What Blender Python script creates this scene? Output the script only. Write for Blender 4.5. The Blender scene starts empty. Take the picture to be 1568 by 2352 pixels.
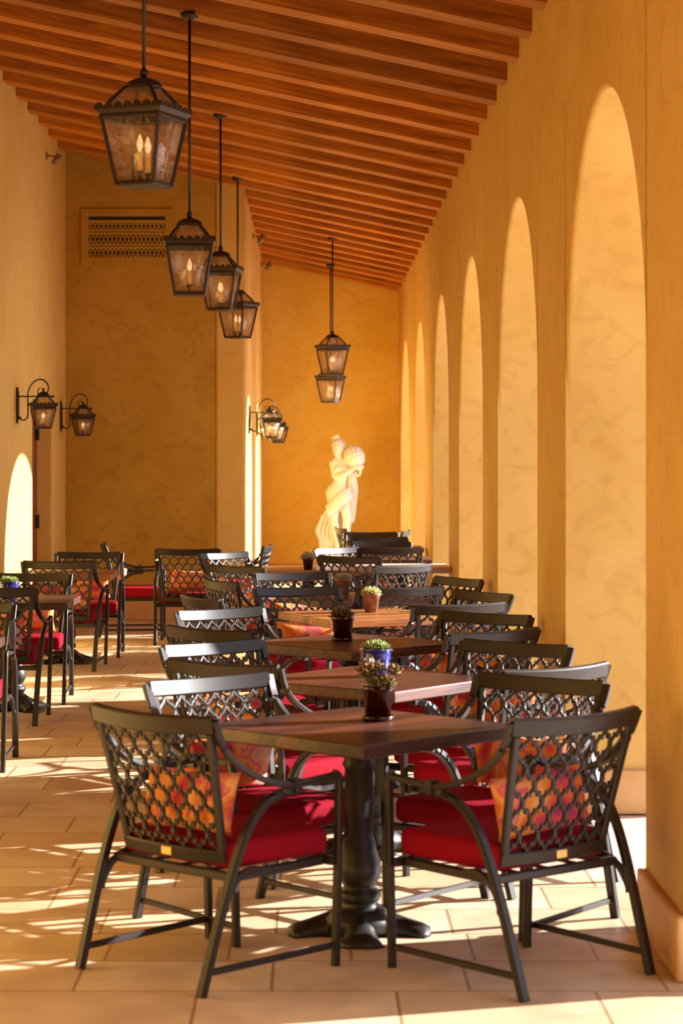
import bpy, bmesh, math, random
from mathutils import Vector, Matrix
PI = math.pi
random.seed(7)
S = bpy.context.scene
COL = S.collection

# ------------------------------------------------------------------ camera
cd = bpy.data.cameras.new('camera'); cam = bpy.data.objects.new('camera', cd); COL.objects.link(cam)
cam.location = (0, 0, 1.64); cam.rotation_euler = (PI/2, 0, 0)
cd.sensor_width = 36; cd.lens = 77.45
cd.shift_x = 64/2352; cd.shift_y = -125/2352
cd.clip_start = 0.05; cd.clip_end = 400
cd.dof.use_dof = True; cd.dof.focus_distance = 12.6; cd.dof.aperture_fstop = 4.8
S.camera = cam

# ------------------------------------------------------------------ world, sun, exposure
S.view_settings.view_transform = 'Standard'; S.view_settings.look = 'None'
S.view_settings.gamma = 1; S.view_settings.use_curve_mapping = False
S.view_settings.exposure = -0.40
SKY_STRENGTH = 2.2
SUN_STRENGTH = 24.0
w = bpy.data.worlds.new('sky'); S.world = w; w.use_nodes = True
nt = w.node_tree; nt.nodes.clear()
out = nt.nodes.new('ShaderNodeOutputWorld'); bg = nt.nodes.new('ShaderNodeBackground')
tc = nt.nodes.new('ShaderNodeTexCoord'); sp = nt.nodes.new('ShaderNodeSeparateXYZ')
rmp = nt.nodes.new('ShaderNodeValToRGB')
rmp.color_ramp.elements[0].position = 0.0; rmp.color_ramp.elements[0].color = (1.0, .96, .95, 1)
rmp.color_ramp.elements[1].position = 0.7; rmp.color_ramp.elements[1].color = (.46, .62, .95, 1)
nt.links.new(tc.outputs['Generated'], sp.inputs[0]); nt.links.new(sp.outputs['Z'], rmp.inputs[0])
nt.links.new(rmp.outputs[0], bg.inputs[0]); bg.inputs[1].default_value = SKY_STRENGTH
nt.links.new(bg.outputs[0], out.inputs[0])
sd = bpy.data.lights.new('sun', 'SUN'); sun = bpy.data.objects.new('sun', sd); COL.objects.link(sun)
sd.energy = SUN_STRENGTH; sd.angle = math.radians(.6); sd.color = (1.0, .96, .97)
sun.location = (20, 8, 12)
sun.rotation_euler = Vector((-1, -.30, -.352)).to_track_quat('-Z', 'Y').to_euler()
try:
    S.cycles.diffuse_bounces = 7; S.cycles.max_bounces = 14; S.cycles.transparent_max_bounces = 24
except Exception: pass

# ------------------------------------------------------------------ materials
def mat(name, col, rough=.5, metal=0., spec=.5, noise=None, bump=None, sheen=0, coat=0, emit=None, estr=0, objvar=0):
    """noise: (scale, second colour, detail, contrast lo, hi); bump: (scale, strength)"""
    m = bpy.data.materials.new(name); m.use_nodes = True
    n = m.node_tree.nodes; L = m.node_tree.links; b = n['Principled BSDF']
    b.inputs['Base Color'].default_value = (*col, 1); b.inputs['Roughness'].default_value = rough
    b.inputs['Metallic'].default_value = metal; b.inputs['Specular IOR Level'].default_value = spec
    if sheen: b.inputs['Sheen Weight'].default_value = sheen
    if coat: b.inputs['Coat Weight'].default_value = coat; b.inputs['Coat Roughness'].default_value = .1
    if emit: b.inputs['Emission Color'].default_value = (*emit, 1); b.inputs['Emission Strength'].default_value = estr
    t = n.new('ShaderNodeTexCoord')
    if noise:
        nz = n.new('ShaderNodeTexNoise'); nz.inputs['Scale'].default_value = noise[0]; nz.inputs['Detail'].default_value = noise[2]
        nz.inputs['Roughness'].default_value = .6; nz.inputs['Distortion'].default_value = .6
        r = n.new('ShaderNodeValToRGB'); r.color_ramp.elements[0].position = noise[3]; r.color_ramp.elements[1].position = noise[4]
        r.color_ramp.elements[0].color = (*col, 1); r.color_ramp.elements[1].color = (*noise[1], 1)
        L.new(t.outputs['Object'], nz.inputs['Vector']); L.new(nz.outputs['Fac'], r.inputs[0]); L.new(r.outputs[0], b.inputs['Base Color'])
    if bump:
        nb = n.new('ShaderNodeTexNoise'); nb.inputs['Scale'].default_value = bump[0]; nb.inputs['Detail'].default_value = 5
        bp = n.new('ShaderNodeBump'); bp.inputs['Strength'].default_value = bump[1]; bp.inputs['Distance'].default_value = .02
        L.new(t.outputs['Object'], nb.inputs['Vector']); L.new(nb.outputs['Fac'], bp.inputs['Height']); L.new(bp.outputs[0], b.inputs['Normal'])
    return m

def plaster(name, c1, c2, c3):
    m = bpy.data.materials.new(name); m.use_nodes = True
    n = m.node_tree.nodes; L = m.node_tree.links; b = n['Principled BSDF']; b.inputs['Roughness'].default_value = .75
    b.inputs['Specular IOR Level'].default_value = .25
    t = n.new('ShaderNodeTexCoord')
    n1 = n.new('ShaderNodeTexNoise'); n1.inputs['Scale'].default_value = 1.1; n1.inputs['Detail'].default_value = 8; n1.inputs['Distortion'].default_value = 1.2
    n2 = n.new('ShaderNodeTexNoise'); n2.inputs['Scale'].default_value = 5.5; n2.inputs['Detail'].default_value = 9; n2.inputs['Distortion'].default_value = 1.8
    r1 = n.new('ShaderNodeValToRGB'); r1.color_ramp.elements[0].position = .36; r1.color_ramp.elements[1].position = .66
    r1.color_ramp.elements[0].color = (*c1, 1); r1.color_ramp.elements[1].color = (*c2, 1)
    r2 = n.new('ShaderNodeValToRGB'); r2.color_ramp.elements[0].position = .5; r2.color_ramp.elements[1].position = .78
    r2.color_ramp.elements[0].color = (0, 0, 0, 1); r2.color_ramp.elements[1].color = (.7, .7, .7, 1)
    mx = n.new('ShaderNodeMixRGB'); mx.inputs[2].default_value = (*c3, 1)
    for q in (n1, n2): L.new(t.outputs['Object'], q.inputs['Vector'])
    L.new(n1.outputs['Fac'], r1.inputs[0]); L.new(n2.outputs['Fac'], r2.inputs[0])
    L.new(r1.outputs[0], mx.inputs[1]); L.new(r2.outputs[0], mx.inputs[0]); L.new(mx.outputs[0], b.inputs['Base Color'])
    bp = n.new('ShaderNodeBump'); bp.inputs['Strength'].default_value = .25; bp.inputs['Distance'].default_value = .015
    L.new(n2.outputs['Fac'], bp.inputs['Height']); L.new(bp.outputs[0], b.inputs['Normal'])
    return m

M = {}
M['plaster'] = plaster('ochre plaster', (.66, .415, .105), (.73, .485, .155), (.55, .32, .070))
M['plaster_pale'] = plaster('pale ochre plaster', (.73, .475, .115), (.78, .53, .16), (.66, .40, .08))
M['plaster_shade'] = plaster('shaded ochre plaster', (.47, .262, .026), (.55, .33, .05), (.36, .185, .014))  # darker copy of the ochre plaster, alcove shade put into its colour
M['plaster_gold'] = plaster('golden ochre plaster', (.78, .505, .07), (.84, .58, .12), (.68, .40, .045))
M['bronze'] = mat('dark bronze powder coat', (.013, .008, .006), .42, .0, .50, noise=(30, (.019, .013, .009), 3, .3, .7))
M['iron'] = mat('black cast iron', (.018, .015, .013), .42, .0, .5)
M['lantern'] = mat('bronze lantern metal', (.035, .022, .014), .45, .3, .5)
M['brass'] = mat('brass plate', (.75, .48, .14), .35, .6)
M['red'] = mat('red canvas', (.25, .004, .013), .85, 0, .08, noise=(220, (.30, .006, .018), 2, .3, .7), bump=(300, .15))
M['soil'] = mat('potting soil', (.03, .018, .01), .95)
M['pot_brown'] = mat('dark brown glaze', (.030, .005, .003), .16, 0, .5, coat=.4)
M['pot_blue'] = mat('cobalt blue glaze', (.015, .02, .20), .14, 0, .6, coat=.6)
M['pot_terra'] = mat('dusty terracotta', (.22, .075, .04), .6, noise=(25, (.34, .17, .11), 5, .45, .7))
M['pot_plum'] = mat('dark plum pot', (.035, .012, .018), .35)
M['leaf_bronze'] = mat('bronze green succulent leaf', (.15, .145, .022), .45, noise=(30, (.24, .075, .025), 3, .42, .62))
M['leaf_dark'] = mat('dark purple green leaf', (.10, .09, .04), .45, noise=(40, (.20, .07, .06), 3, .4, .65))
M['leaf_green'] = mat('bright green succulent leaf', (.24, .34, .06), .4, noise=(40, (.42, .34, .10), 3, .5, .75))
M['leaf_pale'] = mat('pale yellow green leaf', (.58, .62, .20), .45)
M['leaf_grey'] = mat('grey green leaf', (.36, .36, .22), .5)
M['marble'] = mat('cream marble', (.95, .91, .84), .6, 0, .3, noise=(9, (.92, .84, .72), 6, .45, .75), bump=(60, .15))
M['stone'] = mat('base stone blocks', (.70, .42, .17), .6, noise=(3, (.60, .33, .12), 6, .4, .7))
M['cap'] = mat('worn base edge', (.42, .22, .09), .7)
M['door'] = mat('reddish door wood', (.30, .085, .025), .5, noise=(6, (.22, .06, .02), 6, .4, .6))
M['hinge'] = mat('dark hinge steel', (.04, .03, .025), .4, .7)
M['candle'] = mat('yellow candle sleeve with added glow', (.75, .38, .035), .5, emit=(1, .5, .05), estr=.45)  # the sleeve is no lamp; a glow is added so its yellow shows
M['bulb'] = mat('lit flame bulb', (.9, .8, .6), .3, emit=(1, .72, .42), estr=1.6)
M['vent_shade'] = mat('vent hollow shade', (.05, .028, .012), .9)
M['fixture'] = mat('patinated brass fixture', (.30, .19, .07), .5, .3)

def wood(name, base, planks=True, axis='X', sc=1.0, rough=.35, coat=0.):
    m = bpy.data.materials.new(name); m.use_nodes = True
    n = m.node_tree.nodes; L = m.node_tree.links; b = n['Principled BSDF']; b.inputs['Roughness'].default_value = rough
    if coat: b.inputs['Coat Weight'].default_value = coat; b.inputs['Coat Roughness'].default_value = .18
    t = n.new('ShaderNodeTexCoord'); mp = n.new('ShaderNodeMapping'); L.new(t.outputs['Object'], mp.inputs[0])
    mp.inputs['Scale'].default_value = (1.5*sc, 22*sc, 22*sc) if axis == 'X' else (22*sc, 1.5*sc, 22*sc)
    nz = n.new('ShaderNodeTexNoise'); nz.inputs['Scale'].default_value = 2.2; nz.inputs['Detail'].default_value = 8; nz.inputs['Distortion'].default_value = .8
    L.new(mp.outputs[0], nz.inputs['Vector'])
    r = n.new('ShaderNodeValToRGB'); e = r.color_ramp.elements
    e[0].position = .3; e[0].color = (*base[0], 1); e[1].position = .72; e[1].color = (*base[1], 1)
    L.new(nz.outputs['Fac'], r.inputs[0]); last = r.outputs[0]
    if not planks:
        oi = n.new('ShaderNodeObjectInfo'); rr = n.new('ShaderNodeMapRange'); rr.inputs[3].default_value = .62; rr.inputs[4].default_value = 1.12
        L.new(oi.outputs['Random'], rr.inputs[0]); vm = n.new('ShaderNodeVectorMath'); vm.operation = 'SCALE'
        L.new(last, vm.inputs[0]); L.new(rr.outputs[0], vm.inputs['Scale']); last = vm.outputs[0]
    if planks:
        sx = n.new('ShaderNodeSeparateXYZ'); L.new(t.outputs['Object'], sx.inputs[0])
        mu = n.new('ShaderNodeMath'); mu.operation = 'MULTIPLY'; mu.inputs[1].default_value = 10.5
        L.new(sx.outputs['Y' if axis == 'X' else 'X'], mu.inputs[0])
        fl = n.new('ShaderNodeMath'); fl.operation = 'FLOOR'; L.new(mu.outputs[0], fl.inputs[0])
        oi = n.new('ShaderNodeObjectInfo'); ad = n.new('ShaderNodeMath'); ad.operation = 'MULTIPLY_ADD'
        L.new(oi.outputs['Random'], ad.inputs[0]); ad.inputs[1].default_value = 37.0; L.new(fl.outputs[0], ad.inputs[2])
        wn = n.new('ShaderNodeTexWhiteNoise'); wn.noise_dimensions = '1D'; L.new(ad.outputs[0], wn.inputs['W'])
        r2 = n.new('ShaderNodeValToRGB'); e2 = r2.color_ramp.elements
        e2[0].position = 0; e2[0].color = (.38, .36, .44, 1); e2[1].position = 1; e2[1].color = (1.7, 1.35, 1.0, 1)
        L.new(wn.outputs['Value'], r2.inputs[0])
        mx = n.new('ShaderNodeMixRGB'); mx.blend_type = 'MULTIPLY'; mx.inputs[0].default_value = 1
        L.new(last, mx.inputs[1]); L.new(r2.outputs[0], mx.inputs[2]); last = mx.outputs[0]
    L.new(last, b.inputs['Base Color'])
    bp = n.new('ShaderNodeBump'); bp.inputs['Strength'].default_value = .15; bp.inputs['Distance'].default_value = .004
    L.new(nz.outputs['Fac'], bp.inputs['Height']); L.new(bp.outputs[0], b.inputs['Normal'])
    return m
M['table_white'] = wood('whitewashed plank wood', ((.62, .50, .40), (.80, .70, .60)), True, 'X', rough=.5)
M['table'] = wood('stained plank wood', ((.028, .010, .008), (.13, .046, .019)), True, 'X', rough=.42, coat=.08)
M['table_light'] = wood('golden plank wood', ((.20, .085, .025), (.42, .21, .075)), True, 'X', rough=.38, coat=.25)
M['deck'] = mat('dark roof boards', (.20, .07, .012), .7, noise=(8, (.28, .10, .02), 5, .4, .7))
M['rafter'] = wood('orange cedar', ((.32, .085, .004), (.76, .27, .010)), False, 'X', .55, rough=.6)

def floor_mat():
    m = bpy.data.materials.new('travertine tile'); m.use_nodes = True
    n = m.node_tree.nodes; L = m.node_tree.links; b = n['Principled BSDF']
    b.inputs['Roughness'].default_value = .48; b.inputs['Specular IOR Level'].default_value = .4
    t = n.new('ShaderNodeTexCoord'); mp = n.new('ShaderNodeMapping'); L.new(t.outputs['Object'], mp.inputs[0])
    mp.inputs['Location'].default_value = (.13, .2, 0)
    bk = n.new('ShaderNodeTexBrick'); L.new(mp.outputs[0], bk.inputs['Vector'])
    bk.inputs['Scale'].default_value = 1.0; bk.inputs['Brick Width'].default_value = .61; bk.inputs['Row Height'].default_value = .41
    bk.inputs['Mortar Size'].default_value = .006; bk.inputs['Mortar Smooth'].default_value = .2; bk.offset = .37
    bk.squash = .66; bk.squash_frequency = 3
    bk.inputs['Color1'].default_value = (.82, .66, .43, 1); bk.inputs['Color2'].default_value = (.66, .48, .27, 1)
    bk.inputs['Mortar'].default_value = (.42, .27, .13, 1); bk.inputs['Bias'].default_value = -.1
    nz = n.new('ShaderNodeTexNoise'); nz.inputs['Scale'].default_value = 2.4; nz.inputs['Detail'].default_value = 9; nz.inputs['Distortion'].default_value = .9
    L.new(t.outputs['Object'], nz.inputs['Vector'])
    r = n.new('ShaderNodeValToRGB'); r.color_ramp.elements[0].position = .3; r.color_ramp.elements[1].position = .7
    r.color_ramp.elements[0].color = (.80, .74, .70, 1); r.color_ramp.elements[1].color = (1.12, 1.12, 1.12, 1)
    L.new(nz.outputs['Fac'], r.inputs[0])
    mx = n.new('ShaderNodeMixRGB'); mx.blend_type = 'MULTIPLY'; mx.inputs[0].default_value = 1
    L.new(bk.outputs['Color'], mx.inputs[1]); L.new(r.outputs[0], mx.inputs[2]); L.new(mx.outputs[0], b.inputs['Base Color'])
    bp = n.new('ShaderNodeBump'); bp.inputs['Strength'].default_value = .3; bp.inputs['Distance'].default_value = .004; bp.invert = True
    L.new(bk.outputs['Fac'], bp.inputs['Height']); L.new(bp.outputs[0], b.inputs['Normal'])
    return m
M['floor'] = floor_mat()

def pillow_mat():
    m = bpy.data.materials.new('painterly print fabric'); m.use_nodes = True
    n = m.node_tree.nodes; L = m.node_tree.links; b = n['Principled BSDF']; b.inputs['Roughness'].default_value = .85
    t = n.new('ShaderNodeTexCoord'); oi = n.new('ShaderNodeObjectInfo')
    ad = n.new('ShaderNodeVectorMath'); ad.operation = 'MULTIPLY_ADD'
    L.new(oi.outputs['Random'], ad.inputs[0]); ad.inputs[1].default_value = (17, 11, 23); L.new(t.outputs['Object'], ad.inputs[2])
    nz = n.new('ShaderNodeTexNoise'); nz.inputs['Scale'].default_value = 5.5; nz.inputs['Detail'].default_value = 3; nz.inputs['Distortion'].default_value = 1.0
    L.new(ad.outputs[0], nz.inputs['Vector'])
    r = n.new('ShaderNodeValToRGB'); cr = r.color_ramp
    cols = [(.30, (.20, .03, .10)), (.38, (.62, .05, .10)), (.44, (.80, .14, .03)), (.50, (.90, .30, .04)), (.56, (.95, .48, .14)),
            (.61, (.80, .10, .14)), (.68, (.85, .50, .28)), (.76, (.40, .06, .20))]
    cr.elements[0].position = cols[0][0]; cr.elements[0].color = (*cols[0][1], 1)
    cr.elements[1].position = cols[1][0]; cr.elements[1].color = (*cols[1][1], 1)
    for p, c in cols[2:]:
        e = cr.elements.new(p); e.color = (*c, 1)
    L.new(nz.outputs['Fac'], r.inputs[0]); L.new(r.outputs[0], b.inputs['Base Color'])
    return m
M['print'] = pillow_mat()

def glass_mat():
    m = bpy.data.materials.new('seeded lantern glass'); m.use_nodes = True
    n = m.node_tree.nodes; L = m.node_tree.links; n.clear()
    o = n.new('ShaderNodeOutputMaterial'); tr = n.new('ShaderNodeBsdfTransparent'); tr.inputs[0].default_value = (.93, .86, .74, 1)
    gl = n.new('ShaderNodeBsdfGlossy'); gl.inputs['Roughness'].default_value = .12
    tl = n.new('ShaderNodeBsdfTranslucent'); tl.inputs[0].default_value = (.9, .8, .62, 1)
    df = n.new('ShaderNodeBsdfDiffuse'); df.inputs[0].default_value = (.9, .8, .62, 1)
    t = n.new('ShaderNodeTexCoord'); nz = n.new('ShaderNodeTexNoise'); nz.inputs['Scale'].default_value = 55; nz.inputs['Detail'].default_value = 2
    bp = n.new('ShaderNodeBump'); bp.inputs['Strength'].default_value = .6; bp.inputs['Distance'].default_value = .004
    L.new(t.outputs['Object'], nz.inputs['Vector']); L.new(nz.outputs['Fac'], bp.inputs['Height']); L.new(bp.outputs[0], gl.inputs['Normal'])
    m1 = n.new('ShaderNodeMixShader'); m2 = n.new('ShaderNodeMixShader'); m3 = n.new('ShaderNodeMixShader')
    r = n.new('ShaderNodeMapRange'); r.inputs[1].default_value = .4; r.inputs[2].default_value = .7; r.inputs[3].default_value = .03; r.inputs[4].default_value = .24
    L.new(nz.outputs['Fac'], r.inputs[0])
    m1.inputs[0].default_value = .5; L.new(tl.outputs[0], m1.inputs[1]); L.new(df.outputs[0], m1.inputs[2])
    L.new(r.outputs[0], m2.inputs[0]); L.new(tr.outputs[0], m2.inputs[1]); L.new(m1.outputs[0], m2.inputs[2])
    m3.inputs[0].default_value = .10; L.new(m2.outputs[0], m3.inputs[1]); L.new(gl.outputs[0], m3.inputs[2])
    L.new(m3.outputs[0], o.inputs[0])
    return m
M['glass'] = glass_mat()

# ------------------------------------------------------------------ mesh helpers
class MB:
    def __init__(s): s.v = []; s.f = []
    def add(s, vs, fs):
        o = len(s.v); s.v += [tuple(v) for v in vs]; s.f += [tuple(i+o for i in f) for f in fs]
    def box(s, x0, x1, y0, y1, z0, z1, mx=None):
        vs = [Vector((x, y, z)) for z in (z0, z1) for y in (y0, y1) for x in (x0, x1)]
        if mx: vs = [mx @ v for v in vs]
        s.add(vs, [(0, 2, 3, 1), (4, 5, 7, 6), (0, 1, 5, 4), (2, 6, 7, 3), (0, 4, 6, 2), (1, 3, 7, 5)])
    def sweep(s, pts, wd, th, hint, closed=False):
        """chamfered rectangular bar; th is measured along hint, wd across it"""
        pts = [Vector(p) for p in pts]; n = len(pts); rings = []
        for i, p in enumerate(pts):
            a = pts[i-1] if (i > 0 or closed) else p; b = pts[(i+1) % n] if (i < n-1 or closed) else p
            T = (b-a).normalized(); h = Vector(hint(i) if callable(hint) else hint)
            N = (h - T*h.dot(T)).normalized(); B = T.cross(N)
            W = (wd(i) if callable(wd) else wd)/2; H = (th(i) if callable(th) else th)/2; c = min(W, H)*.35
            rings.append([p+B*x+N*y for x, y in ((W, H-c), (W-c, H), (-W+c, H), (-W, H-c), (-W, -H+c), (-W+c, -H), (W-c, -H), (W, -H+c))])
        s.rings(rings, closed)
    def rings(s, rings, closed=False, cap=True):
        k = len(rings[0]); n = len(rings); vs = [v for r in rings for v in r]; fs = []
        for i in range(n if closed else n-1):
            j = (i+1) % n
            for q in range(k):
                q2 = (q+1) % k; fs.append((i*k+q, i*k+q2, j*k+q2, j*k+q))
        if cap and not closed:
            fs.append(tuple(range(k-1, -1, -1))); fs.append(tuple((n-1)*k+q for q in range(k)))
        s.add(vs, fs)
    def tube(s, pts, r, k=8, closed=False):
        pts = [Vector(p) for p in pts]; n = len(pts); rings = []; N = None
        for i, p in enumerate(pts):
            a = pts[i-1] if (i > 0 or closed) else p; b = pts[(i+1) % n] if (i < n-1 or closed) else p
            T = (b-a).normalized()
            if N is None: N = T.orthogonal().normalized()
            N = (N - T*N.dot(T)).normalized(); B = T.cross(N); R = r(i) if callable(r) else r
            rings.append([p+(N*math.cos(2*PI*q/k)+B*math.sin(2*PI*q/k))*R for q in range(k)])
        s.rings(rings, closed)
    def lathe(s, prof, k=24, c=(0, 0), mx=None):
        rings = [[Vector((c[0]+r*math.cos(2*PI*q/k), c[1]+r*math.sin(2*PI*q/k), z)) for q in range(k)] for r, z in prof]
        if mx: rings = [[mx @ v for v in r] for r in rings]
        s.rings(rings)
    def ball(s, c, r, k=14, m=9, mx=None):
        c = Vector(c); r = Vector(r) if hasattr(r, '__len__') else Vector((r, r, r)); rings = []
        for i in range(m+1):
            th = PI*(i*.96+.02*m)/m
            ring = [Vector((r.x*math.sin(th)*math.cos(2*PI*q/k), r.y*math.sin(th)*math.sin(2*PI*q/k), -r.z*math.cos(th))) for q in range(k)]
            if mx: ring = [mx @ v for v in ring]
            rings.append([c+v for v in ring])
        s.rings(rings)
    def cone_limb(s, a, b, ra, rb, k=12):
        a = Vector(a); b = Vector(b); d = b-a
        pts = [a-d.normalized()*ra*.6]+[a+d*t for t in (0, .33, .66, 1)]+[b+d.normalized()*rb*.6]
        rr = [ra*.6, ra, ra+(rb-ra)*.3, ra+(rb-ra)*.7, rb, rb*.6]
        s.tube(pts, lambda i: rr[i], k)
    def build(s, name, m, parent=None, smooth=False, bevel=0):
        me = bpy.data.meshes.new(name); me.from_pydata(s.v, [], s.f); me.update()
        bm = bmesh.new(); bm.from_mesh(me); bmesh.ops.recalc_face_normals(bm, faces=bm.faces)
        bm.to_mesh(me); bm.free()
        me.materials.append(m)
        for p in me.polygons: p.use_smooth = True
        if not smooth: me.set_sharp_from_angle(angle=math.radians(32))
        o = bpy.data.objects.new(name, me); COL.objects.link(o)
        if parent: o.parent = parent
        if bevel:
            b = o.modifiers.new('bevel', 'BEVEL'); b.width = bevel; b.segments = 3; b.limit_method = 'ANGLE'; b.angle_limit = .6
        return o
def tag(o, label=None, cat=None, group=None, kind=None):
    if label: o['label'] = label
    if cat: o['category'] = cat
    if group: o['group'] = group
    if kind: o['kind'] = kind
    return o
def empty(name, loc=(0, 0, 0), rz=0):
    o = bpy.data.objects.new(name, None); COL.objects.link(o); o.location = loc; o.rotation_euler = (0, 0, rz)
    o.empty_display_size = .1; return o
def copy_tree(o, parent=None):
    c = o.copy(); COL.objects.link(c)
    if parent: c.parent = parent
    for ch in list(o.children): copy_tree(ch, c)
    return c
def smoothpath(cp, n=8):
    """Catmull-Rom through control points"""
    P = [Vector(p) for p in cp]; P = [P[0]*2-P[1]]+P+[P[-1]*2-P[-2]]; r = []
    for i in range(1, len(P)-2):
        for k in range(n):
            t = k/n; a, b, c, d = P[i-1:i+3]
            r.append(.5*((2*b)+(c-a)*t+(2*a-5*b+4*c-d)*t*t+(3*b-a-3*c+d)*t**3))
    r.append(P[-2]); return r

# ------------------------------------------------------------------ structure
XR = 1.16; XL = -2.5; XN = -.69; YA = 22.2; YB = 30.1; SL = .212; ZR = 3.90; WT = .5; Y0 = -4.0
def roof(x): return ZR + SL*(XR-x)          # underside of rafters
RH = .27; TOP = RH+.03
ARCH = [5.67, 8.92, 12.65, 16.35, 20.15, 24.15, 27.95]; AR = 1.225; SPR = 1.895  # unseen stretch behind the camera left without arches to keep light out

def struct(o): o['kind'] = 'structure'; return o
mb = MB(); mb.box(-3.2, XR+.02, Y0-4, YB+.5, -.3, 0); fl = struct(mb.build('floor', M['floor']))
mb = MB(); mb.box(XR+.02, 60, -40, 90, -.3, -.005); struct(mb.build('floor_outside', mat('sunny pavers outside', (.70, .56, .45), .7, noise=(1.2, (.60, .47, .36), 6, .4, .7))))

# arcade wall: one comb-shaped profile pulled through the wall's thickness
prof = [(Y0, 0)]
for c in ARCH:
    if c-AR < Y0: continue
    prof.append((c-AR, 0))
    for i in range(0, 33):
        a = PI-PI*i/32; prof.append((c+AR*math.cos(a), SPR+AR*math.sin(a)))
    prof.append((c+AR, 0))
prof += [(YB+.4, 0), (YB+.4, ZR+TOP), (Y0, ZR+TOP)]
def extrude_profile(name, prof, x0, x1, m, bev=0):
    bm = bmesh.new(); vs = [bm.verts.new((x0, y, z)) for y, z in prof]; f = bm.faces.new(vs)
    r = bmesh.ops.extrude_face_region(bm, geom=[f])
    for v in r['geom']:
        if isinstance(v, bmesh.types.BMVert): v.co.x = x1
    bmesh.ops.recalc_face_normals(bm, faces=bm.faces)
    big = [f for f in bm.faces if len(f.verts) > 4]; bmesh.ops.triangulate(bm, faces=big)
    me = bpy.data.meshes.new(name); bm.to_mesh(me); bm.free(); me.materials.append(m)
    o = bpy.data.objects.new(name, me); COL.objects.link(o)
    if bev:
        b = o.modifiers.new('bevel', 'BEVEL'); b.width = bev; b.segments = 3; b.limit_method = 'ANGLE'; b.angle_limit = 1.0
    return struct(o)
def arcade():
    ys = []                                    # (y, lower height) stations along the wall
    st = [(Y0, 0)]
    for c in ARCH:
        if c-AR < Y0: continue
        st.append((c-AR, 0))
        for i in range(0, 41):
            a = PI-PI*i/40; st.append((c+AR*math.cos(a), SPR+AR*math.sin(a)))
        st.append((c+AR, 0))
    st += [(YB+.4, 0)]
    bm = bmesh.new(); T = ZR+TOP; fr = []; 
    def col(x): return [(bm.verts.new((x, y, z)), bm.verts.new((x, y, T)) if (i == 0 or abs(st[i-1][0]-y) > 1e-6) else None) for i, (y, z) in enumerate(st)]
    A, B = col(XR), col(XR+WT)
    for C in (A, B):
        top = None
        for i, (lo, hi) in enumerate(C):
            if hi is None: C[i] = (lo, C[i-1][1])
    n = len(st)
    for i in range(n-1):
        jamb = abs(st[i][0]-st[i+1][0]) < 1e-6
        if not jamb:
            for C in (A, B): 
                bm.faces.new((C[i][0], C[i+1][0], C[i+1][1], C[i][1]))
            bm.faces.new((A[i][1], A[i+1][1], B[i+1][1], B[i][1]))
        bm.faces.new((A[i][0], B[i][0], B[i+1][0], A[i+1][0]))
    for i in (0, n-1): bm.faces.new((A[i][0], A[i][1], B[i][1], B[i][0]))
    bmesh.ops.recalc_face_normals(bm, faces=bm.faces)
    # rounded plaster arrises on the corridor and outer edges of the openings
    ed = [e for e in bm.edges if len(e.link_faces) == 2 and e.verts[0].co.x == e.verts[1].co.x and e.calc_face_angle(0) > 1.2 and e.verts[0].co.z < T-.01 and e.verts[1].co.z < T-.01]
    bmesh.ops.bevel(bm, geom=ed, offset=.02, segments=3, profile=.5, affect='EDGES')
    me = bpy.data.meshes.new('wall_right'); bm.to_mesh(me); bm.free(); me.materials.append(M['plaster'])
    o = bpy.data.objects.new('wall_right', me); COL.objects.link(o); return struct(o)
arcade()
# left wall with door recess
D0, D1, DH = 19.6, 21.1, 2.16
extrude_profile('wall_left', [(Y0, 0), (D0, 0), (D0, DH), (D1, DH), (D1, 0), (YA+.3, 0), (YA+.3, roof(XL)+TOP), (Y0, roof(XL)+TOP)], XL, XL-.24, M['plaster_pale'], .02)
mb = MB(); mb.box(XL-.5, XL-.26, Y0, YA+.3, 0, 2.6); struct(mb.build('wall_behind_door', M['plaster']))
def slope_wall(name, x0, x1, y0, y1, m, bev=0):
    mb = MB(); a, b = roof(x0)+TOP, roof(x1)+TOP
    vs = [(x0, y0, 0), (x1, y0, 0), (x1, y1, 0), (x0, y1, 0), (x0, y0, a), (x1, y0, b), (x1, y1, b), (x0, y1, a)]
    mb.add(vs, [(0, 3, 2, 1), (4, 5, 6, 7), (0, 1, 5, 4), (1, 2, 6, 5), (2, 3, 7, 6), (3, 0, 4, 7)])
    return struct(mb.build(name, m, bevel=bev))
slope_wall('wall_alcove', XL-.02, XN-.3, YA, YA+.3, M['plaster_shade'])
slope_wall('wall_left_far', XN-.3, XN, YA-.001, YB+.3, M['plaster_pale'], .03)
slope_wall('wall_back', XN-.2, XR+.1, YB, YB+.3, M['plaster_gold'])
slope_wall('wall_added_near', XL-.2, XR+.1, Y0-.3, Y0, M['plaster'])  # added unseen wall behind the camera, darkens surfaces facing that end
# roof deck
mb = MB(); x0, x1 = XL-.6, XR+WT+.5
vs = []
for y in (Y0-1, YB+.6):
    vs += [(x0, y, roof(x0)+RH), (x1, y, roof(x1)+RH), (x1, y, roof(x1)+RH+.12), (x0, y, roof(x0)+RH+.12)]
mb.add(vs, [(0, 1, 2, 3), (7, 6, 5, 4), (0, 4, 5, 1), (1, 5, 6, 2), (2, 6, 7, 3), (3, 7, 4, 0)])
struct(mb.build('ceiling', M['deck']))
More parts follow.
